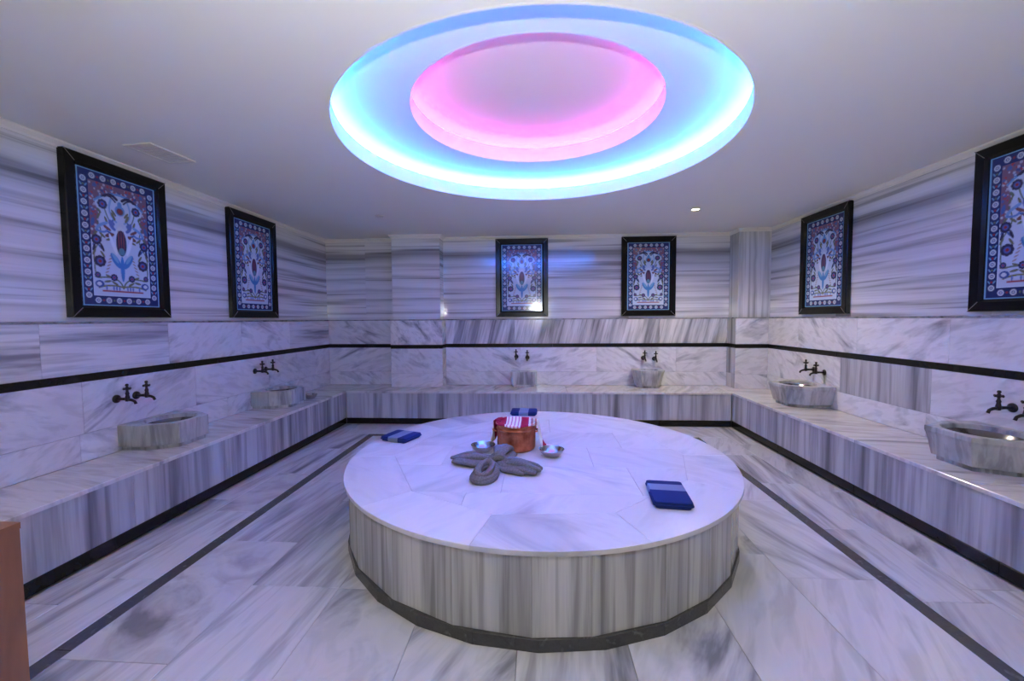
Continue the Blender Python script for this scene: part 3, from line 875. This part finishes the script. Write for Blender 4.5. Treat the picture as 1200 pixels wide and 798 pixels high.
# ------------------------------------------------------------------ basins
def basin(loc, rz, label, wid=0.47, dep=0.36, hgt=0.185, front=0.27, flare=0.0, foot=0.032, bowl=0.125, round_=0.0):
    """carved wall basin: local x along the wall, -y out of the wall, z up; cut corners at the front"""
    e = empty('marble_basin', loc, rz)
    tag(e, label, 'basin', 'carved marble basins on the benches')
    out = [(-wid / 2, 0), (-wid / 2, -dep * 0.52), (-front / 2, -dep), (front / 2, -dep), (wid / 2, -dep * 0.52), (wid / 2, 0)]
    cy = -dep * 0.5
    N = 72
    angs = [2 * PI * i / N for i in range(N)]
    def hit(a, poly):
        c, s = math.cos(a), math.sin(a); best = 1e9
        for i in range(len(poly)):
            (x1, y1), (x2, y2) = poly[i - 1], poly[i]
            y1 -= cy; y2 -= cy
            dx, dy = x2 - x1, y2 - y1
            den = c * dy - s * dx
            if abs(den) < 1e-12:
                continue
            t = (x1 * dy - y1 * dx) / den
            w = (x1 * s - y1 * c) / den
            if t > 1e-6 and -1e-6 <= w <= 1 + 1e-6:
                best = min(best, t)
        return best
    for (x, y) in out:
        angs.append(math.atan2(y - cy, x) % (2 * PI))
    angs = sorted(set(round(a, 9) for a in angs))
    rr = [hit(a, out) for a in angs]
    re = [1 / math.sqrt((math.cos(a) / (wid / 2)) ** 2 + (math.sin(a) / (dep / 2)) ** 2) for a in angs]
    rr = [r * (1 - round_) + min(q, r) * round_ for r, q in zip(rr, re)]
    n = len(angs)
    def loop(scale, z, back=True):
        pts = []
        for a, r in zip(angs, rr):
            x = r * scale * math.cos(a); y = cy + r * scale * math.sin(a)
            if back and math.sin(a) > 0:                     # keep the back flat against the wall
                y = cy + r * math.sin(a)
            pts.append((x, min(y, 0), z))
        return pts
    def loft(name, loops, mat, cap0=False, cap1=False, smooth=False):
        vs = [p for L in loops for p in L]; fs = []
        for k in range(len(loops) - 1):
            for i in range(n):
                j = (i + 1) % n
                fs.append((k * n + i, k * n + j, (k + 1) * n + j, (k + 1) * n + i))
        if cap0: fs.append(tuple(range(n)))
        if cap1: fs.append(tuple((len(loops) - 1) * n + i for i in range(n)))
        return mk(name, vs, fs, mat, e, (0, 0, 0), smooth)
    s0 = 1.0 - flare
    def circ(r, z):
        return [(r * 1.12 * math.cos(a), cy + r * math.sin(a), z) for a in angs]
    if flare:
        mid = [loop(s0, foot), loop(s0 + flare * 0.45, foot + (hgt - foot) * 0.45), loop(s0 + flare * 0.8, foot + (hgt - foot) * 0.75), loop(1.0, hgt - 0.03), loop(1.0, hgt - 0.004)]
    else:
        mid = [loop(1.0, foot), loop(1.0, hgt - 0.004)]
    loft('bowl_block', mid + [loop(0.988, hgt), circ(bowl + .006, hgt), circ(bowl, hgt - 0.006), circ(bowl * .985, hgt - .03), circ(bowl * .8, hgt - .09), circ(bowl * .3, hgt - .115)], MAT['basin'], True, True)
    loft('foot', [loop(s0 - 0.10, 0.0), loop(s0 - 0.10, foot)], MAT['basin'], True, True)
    lin = [circ(bowl * .978, hgt - .030), circ(bowl * .80, hgt - .082), circ(bowl * .5, hgt - .105), circ(bowl * .02, hgt - .108)]
    loft('metal_liner', lin, MAT['liner'], False, False, True)
    return e
HBz = HB
basin((XL, 3.0, HBz), PI / 2, 'octagonal marble basin on the left bench, nearest the camera', wid=0.48, dep=0.37, hgt=0.185, bowl=0.15)
basin((XL, 4.38, HBz), PI / 2, 'octagonal marble basin on the left bench beside a small metal bowl', wid=0.47, dep=0.38, hgt=0.18, bowl=0.15)
basin((-0.19, YB, HBz), 0, 'small square-fronted marble basin on the back bench, left of the two', wid=0.36, dep=0.20, hgt=0.205, front=0.30, bowl=0.075)
basin((1.475, YB, HBz), 0, 'rounded marble basin with flaring sides on the back bench', wid=0.43, dep=0.31, hgt=0.235, front=0.28, flare=0.22, bowl=0.12, round_=0.35)
basin((XR, 4.57, HBz), -PI / 2, 'flared marble basin with a whitish front on the right bench', wid=0.52, dep=0.43, hgt=0.225, front=0.32, flare=0.18, bowl=0.165)
basin((XR, 2.72, HBz), -PI / 2, 'wide marble basin cut off by the right edge of the photo', wid=0.52, dep=0.43, hgt=0.215, front=0.30, flare=0.14, bowl=0.175)

# ------------------------------------------------------------------ taps
def make_tap():
    e = empty('wall_tap')
    vs = [(-0.0, 0, 0)]
    prof = [(0.0005, 0.014), (0.020, 0.012), (0.029, 0.007), (0.030, 0.0), (0.0005, 0.0)]
    r = lathe('rosette', [(a, b) for a, b in prof], MAT['bronze'], e, (0, 0, 0), 20)
    r.rotation_euler = (PI / 2, 0, 0)
    tube('inlet_pipe', [(0, -0.008, 0), (0, -0.05, 0), (0, -0.085, 0.0)], [0.011, 0.010, 0.013], MAT['bronze'], e)
    lathe('valve_body', [(0.0005, -0.018), (0.012, -0.016), (0.016, 0.0), (0.013, 0.016), (0.010, 0.030), (0.013, 0.040), (0.008, 0.052), (0.0065, 0.066), (0.0005, 0.067)], MAT['bronze'], e, (0, -0.085, 0), 14)
    tube('spout', [(0, -0.085, -0.004), (0, -0.115, -0.006), (0, -0.138, -0.016), (0, -0.146, -0.034)], [0.011, 0.010, 0.009, 0.0095], MAT['bronze'], e)
    h = lathe('handle', [(0.0005, 0.060), (0.010, 0.063), (0.014, 0.074), (0.010, 0.084), (0.006, 0.090), (0.011, 0.098), (0.008, 0.108), (0.0005, 0.110)], MAT['bronze'], e, (0, -0.085, 0), 12)
    tube('handle_bar', [(-0.026, 0, 0.074), (-0.015, 0, 0.074), (0.015, 0, 0.074), (0.026, 0, 0.074)], [0.008, 0.0055, 0.0055, 0.008], MAT['bronze'], h, seg=8)
    tube('handle_bar', [(0, -0.024, 0.074), (0, -0.012, 0.074), (0, 0.012, 0.074), (0, 0.024, 0.074)], [0.008, 0.0055, 0.0055, 0.008], MAT['bronze'], h, seg=8)
    return e
def copy_tree(o, parent=None):
    c = o.copy(); COL.objects.link(c); c.parent = parent
    for ch in o.children:
        copy_tree(ch, c)
    return c
tap0 = make_tap()
tap_spots = [
    ((XL, 2.765, 0.80), PI / 2, 'dark bronze tap over the nearest left basin, nearer the camera of that pair'),
    ((XL, 2.912, 0.80), PI / 2, 'dark bronze tap over the nearest left basin, farther of that pair'),
    ((XL, 4.225, 0.815), PI / 2, 'dark bronze tap over the far left basin, nearer the camera of that pair'),
    ((XL, 4.40, 0.815), PI / 2, 'dark bronze tap over the far left basin, nearer the back corner'),
    ((-0.297, YB, 0.822), 0, 'dark bronze tap over the small square back basin, left of that pair'),
    ((-0.143, YB, 0.810), 0, 'dark bronze tap over the small square back basin, right of that pair'),
    ((1.445, YB, 0.803), 0, 'dark bronze tap over the rounded back basin, left of that pair'),
    ((1.592, YB, 0.793), 0, 'dark bronze tap over the rounded back basin, right of that pair'),
    ((XR, 4.655, 0.785), -PI / 2, 'dark bronze tap over the whitish right basin, nearer the back corner'),
    ((XR, 4.49, 0.775), -PI / 2, 'dark bronze tap over the whitish right basin, nearer the camera'),
    ((XR, 2.77, 0.775), -PI / 2, 'dark bronze tap over the cut-off right basin, fully in view'),
    ((XR, 2.62, 0.765), -PI / 2, 'dark bronze tap at the very right edge of the photo, partly cut off'),
]
taps = [tap0] + [copy_tree(tap0) for _ in tap_spots[1:]]
for t, (loc, rz, lab) in zip(taps, tap_spots):
    t.location = loc; t.rotation_euler = (0, 0, rz)
    tag(t, lab, 'tap', 'bronze taps above the basins')

# ------------------------------------------------------------------ things on the platform
PT = PH
BX, BYc = -0.155, 2.965
bk = empty('copper_bucket', (BX, BYc, PT))
tag(bk, 'hammered copper bucket draped with red and white cloth in the middle of the platform', 'bucket')
lathe('body', [(0.0005, 0.0), (0.118, 0.0), (0.131, 0.008), (0.137, 0.022), (0.138, 0.05), (0.1385, 0.145), (0.141, 0.150), (0.136, 0.160), (0.139, 0.172), (0.147, 0.188), (0.1475, 0.193), (0.142, 0.192), (0.133, 0.170), (0.132, 0.03), (0.0005, 0.012)], MAT['copper'], bk, seg=56)
lathe('rim_band', [(0.1395, 0.146), (0.1445, 0.150), (0.1445, 0.156), (0.1385, 0.160)], MAT['copper'], bk, seg=56)
for s in (-1, 1):
    tube('lug_handle', [(s * 0.134, -0.030, 0.130), (s * 0.160, -0.026, 0.135), (s * 0.168, 0.0, 0.137), (s * 0.160, 0.026, 0.135), (s * 0.134, 0.030, 0.130)], 0.006, MAT['copper'], bk, seg=8)

# red and white cloth: sags into the bucket, hangs over both sides onto the stone
def draped():
    vs, fs, ends = [], [], []
    NR, NA = 9, 48
    vs.append((0, 0, 0.178))
    for i in range(1, NR + 1):
        r = 0.151 * i / NR
        for k in range(NA):
            a = 2 * PI * k / NA
            x, y = r * math.cos(a), r * math.sin(a)
            z = 0.178 + 0.024 * max(0, (r - 0.085) / 0.06) ** 1.5 * (1 if r < 0.146 else 0.94) + 0.0025 * math.sin(34 * x + 1) * math.cos(27 * y)
            z = min(z, 0.200)
            if i == NR:
                z = 0.186 + 0.004 * math.sin(5 * a)
                x *= 1.012; y *= 1.012
            vs.append((x, y, z))
    for k in range(NA):
        fs.append((0, 1 + k, 1 + (k + 1) % NA))
    for i in range(NR - 1):
        for k in range(NA):
            p, q = 1 + i * NA, 1 + (i + 1) * NA
            fs.append((p + k, q + k, q + (k + 1) % NA, p + (k + 1) % NA))
    prof = [(0.120, 0.196), (0.145, 0.2045), (0.157, 0.199), (0.163, 0.17), (0.168, 0.13), (0.173, 0.09), (0.182, 0.050), (0.198, 0.022), (0.220, 0.010), (0.245, 0.006)]
    NT = 13
    for phi in (R_(0), R_(165)):
        k0 = len(vs); e = []
        for i, (r, z) in enumerate(prof):
            f = i / (len(prof) - 1)
            hw = 0.044 + 0.012 * f
            for j in range(NT):
                t = -1 + 2 * j / (NT - 1)
                w = 0.007 * math.sin(9 * t + 2.5 * f) * min(1, f * 2)
                rr = r + w * (0.4 + f) - (0.012 * t * t * (1 - f) if i > 1 else 0.02 * t * t)
                rr = max(rr, 0.1545) if 1 < i < 7 else rr
                zz = z + 0.5 * abs(w) * f
                c = math.cos(phi), math.sin(phi)
                vs.append((rr * c[0] - t * hw * c[1], rr * c[1] + t * hw * c[0], zz))
                if i == len(prof) - 1:
                    e.append((Vector(vs[-1]), Vector((c[0], c[1], 0))))
        for i in range(len(prof) - 1):
            for j in range(NT - 1):
                fs.append((k0 + i * NT + j, k0 + i * NT + j + 1, k0 + (i + 1) * NT + j + 1, k0 + (i + 1) * NT + j))
        ends.append(e)
    o = mk('draped_cloth', vs, fs, MAT['plaid'], None, (BX, BYc, PT), True)
    md = o.modifiers.new('thick', 'SOLIDIFY'); md.thickness = 0.003; md.offset = 1
    return tag(o, 'red and white striped cloth lying over the copper bucket and down both sides', 'cloth'), ends
cl, ends = draped()
fr_v, fr_f = [], []
for e in ends:
    for (p, d) in e:
        for h in (0, 1):
            k = len(fr_v); w = 0.0022
            pp = p + Vector((-d.y, d.x, 0)) * 0.005 * h
            q = pp + d * random.uniform(.026, .036) + Vector((random.uniform(-.006, .006), random.uniform(-.006, .006), 0)); q.z = 0.003; pp.z = max(pp.z, .004)
            s_ = Vector((-d.y, d.x, 0)) * w
            for c in (pp, q):
                fr_v += [c - s_, c + s_, c + Vector((0, 0, w * 1.6))]
            fr_f += [(k, k + 1, k + 4, k + 3), (k + 1, k + 2, k + 5, k + 4), (k + 2, k, k + 3, k + 5), (k + 3, k + 4, k + 5), (k, k + 2, k + 1)]
fo = mk('fringe', fr_v, fr_f, MAT['fringe'], cl); fo['kind'] = 'stuff'

def steel_bowl(loc, r, h, label):
    o = lathe('metal_bowl', [(0.0005, 0.0), (r * .45, 0.0), (r * .62, h * .12), (r * .86, h * .55), (r * .97, h * .93), (r, h), (r * .97, h * 1.02), (r * .93, h * .95), (r * .82, h * .58), (r * .58, h * .20), (r * .25, h * .14), (r * .2, h * .26), (0.0005, h * .30)], MAT['steel'], None, loc, 48)
    return tag(o, label, 'bowl', 'metal bath bowls')
steel_bowl((0.092, 2.800, PT), 0.086, 0.050, 'shiny metal bath bowl on the platform, right of the copper bucket')
steel_bowl((-0.385, 2.880, PT + 0.0), 0.086, 0.050, 'shiny metal bath bowl between the copper bucket and the knotted grey towel')
steel_bowl((-2.665, 4.72, HB), 0.075, 0.055, 'small metal bowl on the left bench beside the far left basin')

# folded towels
def folded(loc, rz, sx, sy, h, mat, label, layers=3):
    e = empty('folded_towel', loc, rz)
    tag(e, label, 'towel', 'folded navy towels on the platform')
    lh = h / layers
    for k in range(layers):
        ax = sx / 2 - 0.004 * (layers - 1 - k) * (-1) ** k; ay = sy / 2 - 0.003 * ((k + 1) % 2)
        N = 6
        vs, fs = [], []
        # rounded pad, fold at the front edge
        rings = [(0.94, 0.0), (0.985, lh * .2), (1.0, lh * .5), (0.985, lh * .85), (0.93, lh * 1.02)]
        base = []
        cr = 0.016
        for (qx, qy, a0) in ((1, -1, -PI / 2), (1, 1, 0), (-1, 1, PI / 2), (-1, -1, PI)):
            for i in range(4):
                a = a0 + PI / 2 * i / 3
                base.append((qx * (ax - cr) + cr * math.cos(a), qy * (ay - cr) + cr * math.sin(a)))
        m = len(base)
        for sc, z in rings:
            d = (1 - sc) * 0.10
            for x, y in base:
                L = math.hypot(x, y)
                vs.append((x - x / L * d, y - y / L * d, z + k * lh + (0.0015 * math.sin(40 * x) * math.sin(30 * y) if z > lh * .5 else 0)))
        for r in range(len(rings) - 1):
            for i in range(m):
                j = (i + 1) % m
                fs.append((r * m + i, r * m + j, (r + 1) * m + j, (r + 1) * m + i))
        fs.append(tuple(range(m))); fs.append(tuple((len(rings) - 1) * m + i for i in range(m)))
        mk('fold_layer', vs, fs, mat, e, (0, 0, 0), True)
    return e
folded((0.672, 2.165, PT), R_(-6), 0.185, 0.290, 0.036, MAT['navy'], 'navy towel with a pale blue stripe on the platform, nearest its front edge at right')
folded((-1.065, 3.165, PT), R_(-20), 0.235, 0.215, 0.036, MAT['navyx'], 'navy towel with a pale blue stripe at the left rim of the platform')
folded((-0.135, 4.05, PT), R_(-2), 0.250, 0.200, 0.036, MAT['navyx'], 'navy towel with a pale blue stripe behind the copper bucket')

# knotted grey towel
def knotted():
    parts_v, parts_f = [], []
    def sweep(pts, widths, heights, pleats=5, amp=0.22, seg=44, phase=0.0, tilt=0.0):
        pts = [Vector(p) for p in pts]; n = len(pts); k0 = len(parts_v)
        for i, p in enumerate(pts):
            d = (pts[min(i + 1, n - 1)] - pts[max(i - 1, 0)]); d.z = 0; d.normalize()
            s = Vector((-d.y, d.x, 0))
            for k in range(seg):
                a = 2 * PI * k / seg
                rp = 1 + (amp * 1.25 * math.cos(pleats * a + phase + i * 0.3) + 0.5 * amp * math.cos((pleats * 2 + 1) * a + 1.7 * phase - i * 0.45)) * (1 if math.sin(a) > -0.3 else 0.2)
                q = p + s * (widths[i] * math.cos(a) * rp) + Vector((0, 0, heights[i] * math.sin(a) * rp))
                q.z = max(q.z, 0.001)
                parts_v.append(q)
        for i in range(n - 1):
            for k in range(seg):
                k2 = (k + 1) % seg
                parts_f.append((k0 + i * seg + k, k0 + i * seg + k2, k0 + (i + 1) * seg + k2, k0 + (i + 1) * seg + k))
        parts_f.append(tuple(k0 + k for k in range(seg))); parts_f.append(tuple(k0 + (n - 1) * seg + k for k in range(seg)))
    def bundle(p0, p1, width, n, r, top, bend=0.0, close=0.75, ph=0.0):
        """a gathered lobe: n folds fan out from the knot and come together again at the end"""
        p0, p1 = Vector(p0), Vector(p1); d = (p1 - p0); L = d.length; d.normalize(); sd = Vector((-d.y, d.x, 0))
        for k in range(n):
            off = -1 + 2 * k / (n - 1)
            pts, ws, hs = [], [], []
            for i in range(11):
                t = i / 10
                spread = math.sin(PI * min(1, t * close + 0.08)) ** 0.8
                lat = off * width * spread + bend * math.sin(PI * t)
                z = r * 0.9 + (top - r) * (1 - off * off * 0.75) * math.sin(PI * (0.25 + 0.62 * t)) + 0.004 * math.sin(9 * t + 2.3 * k + ph)
                end = 1.0 if t < 0.85 else math.sqrt(max(0.30, 1 - ((t - 0.85) / 0.15) ** 2))
                rr = r * (0.75 + 0.45 * math.sin(PI * t) + 0.12 * math.sin(7 * t + 1.9 * k + ph)) * end
                pts.append(p0 + d * (L * t * (1 - 0.10 * abs(off))) + sd * lat + Vector((0, 0, z)))
                ws.append(rr * 1.15); hs.append(rr)
            sweep(pts, ws, hs, 3, .10, seg=20, phase=k * 1.3 + ph)
    bundle((-.01, .0, 0), (-.325, .085, 0), 0.050, 4, 0.022, 0.058, bend=-0.012, ph=.4)
    bundle((.0, -.005, 0), (.275, -.108, 0), 0.040, 4, 0.023, 0.056, bend=0.006, close=0.55, ph=1.4)
    bundle((.0, -.03, 0), (.19, -.135, 0), 0.018, 2, 0.018, 0.030, ph=2.0)
    bundle((-.01, .0, 0), (.055, .215, 0), 0.045, 4, 0.026, 0.098, ph=.9)
    # front loop with its open eye
    for (ra, rb, zz, rad, ph_) in ((.050, .098, .030, .028, .3), (.062, .110, .020, .022, 1.1), (.040, .088, .052, .020, 2.0)):
        loop = []
        for i in range(21):
            a_ = PI / 2 + 2 * PI * i / 20
            loop.append((-0.052 + ra * math.cos(a_) - 0.012 * (1 - math.sin(a_)), -0.155 + rb * math.sin(a_), zz + .010 * math.sin(a_) + .003 * math.sin(3 * a_ + ph_)))
        sweep(loop, [rad * (1 + .12 * math.sin(2 * PI * i / 20 * 3 + ph_)) for i in range(21)], [rad] * 21, 3, .10, seg=20, phase=ph_)
    # knot
    for k in range(3):
        sweep([(-.055 + .012 * k, -.03 + .022 * k, .045), (-.028 + .008 * k, -.018 + .018 * k, .066), (.0, .0 + .012 * k - .012, .072), (.03, .006 + .010 * k - .012, .064), (.055, .0 + .012 * k, .045)],
              [.016, .020, .022, .020, .016], [.015, .018, .02, .018, .015], 3, .12, seg=18, phase=k)
    o = mk('knotted_towel', parts_v, parts_f, MAT['grey_cloth'], None, (-0.245, 2.555, PT), True)
    return tag(o, 'grey towel knotted into a four-lobed bow in front of the copper bucket', 'towel')
knotted()

# ------------------------------------------------------------------ ceiling fittings
def downlight(x, y, on, label, watts=DOWNLIGHT_W):
    e = empty('ceiling_downlight', (x, y, ZC))
    tag(e, label, 'downlight', 'recessed ceiling downlights')
    lathe('trim_ring', [(0.036, -0.001), (0.038, -0.006), (0.047, -0.007), (0.050, 0.0), (0.036, 0.0)], MAT['chrome'], e, (0, 0, 0), 32, True)
    lathe('lens', [(0.0005, -0.003), (0.036, -0.003), (0.036, 0.0), (0.0005, 0.0)], MAT['lens_on'] if on else MAT['lens_off'], e, (0, 0, 0), 28)
    if on:
        l = lamp('downlight_beam', 'SPOT', (x, y, ZC - 0.02), watts, (1.0, 0.90, 0.74), spot_size=R_(150), spot_blend=0.8, shadow_soft_size=0.035)
    return e
downlight(1.662, 4.573, True, 'small lit warm downlight in the ceiling near the right back corner', BACK_DOWNLIGHT_W)
downlight(-1.729, 4.568, False, 'small unlit downlight in the ceiling near the left back pier')
downlight(1.66, 0.95, True, 'small lit downlight added in the ceiling out of view at right')  # unseen lamp, added to light the near right side
downlight(-1.70, 0.95, True, 'small lit downlight added in the ceiling out of view at left')  # added counterpart on the left, likewise unseen
downlight(0.0, -0.75, True, 'small unseen lit downlight added in the ceiling behind the camera')  # extra unseen lamp, added for warm light on the foreground

v = empty('ceiling_vent', (-2.553, 2.757, ZC), R_(-5))
tag(v, 'flat pale rectangular air vent in the ceiling above the nearest left panel', 'vent')
boxes('vent_frame', [(-.105, -.085, -.165, .165, -.008, 0), (.085, .105, -.165, .165, -.008, 0), (-.085, .085, -.165, -.145, -.008, 0), (-.085, .085, .145, .165, -.008, 0)], MAT['vent'], v)
for k in range(9):
    y = -0.128 + 0.032 * k
    o = boxes('slat', [(-.085, .085, -.0145, .0145, -.0012, .0012)], MAT['vent'], v, (0, y, -.004)); o.rotation_euler = (R_(5), 0, 0)

# ------------------------------------------------------------------ wooden cabinet at the near left
cb = empty('wooden_cabinet', (-2.07, 0.98, 0))
tag(cb, 'orange-brown wooden cabinet corner cut off at the lower left of the photo', 'cabinet')
cx0, cx1, cy0, cy1, ch_ = -0.285, 0.285, -0.32, 0.32, 0.661
boxes('side_panel', [(cx1 - 0.02, cx1, cy0, cy1, 0.0, ch_ - 0.022)], MAT['wood'], cb)
boxes('side_panel', [(cx0, cx0 + 0.02, cy0, cy1, 0.0, ch_ - 0.022)], MAT['wood'], cb)
boxes('back_panel', [(cx0 + 0.02, cx1 - 0.02, cy1 - 0.015, cy1, 0.03, ch_ - 0.022)], MAT['wood'], cb)
boxes('shelf', [(cx0 + 0.02, cx1 - 0.02, cy0 + 0.02, cy1 - 0.015, 0.03, 0.05), (cx0 + 0.02, cx1 - 0.02, cy0 + 0.02, cy1 - 0.015, 0.33, 0.35)], MAT['wood'], cb)
boxes('top_board', [(cx0 - 0.002, cx1 + 0.002, cy0 - 0.01, cy1 + 0.002, ch_ - 0.022, ch_)], MAT['wood'], cb)
for x0, x1, kx in ((cx0 + 0.002, -0.002, -0.03), (0.002, cx1 - 0.002, 0.03)):
    d = boxes('door', [(x0, x1, cy0 - 0.018, cy0, 0.03, ch_ - 0.026)], MAT['wood'], cb)
    kn = lathe('knob', [(0.0005, 0.026), (0.010, 0.024), (0.013, 0.016), (0.006, 0.008), (0.006, 0.0)], MAT['chrome'], d, (kx, cy0 - 0.018, 0.42), 16)
    kn.rotation_euler = (PI / 2, 0, 0)
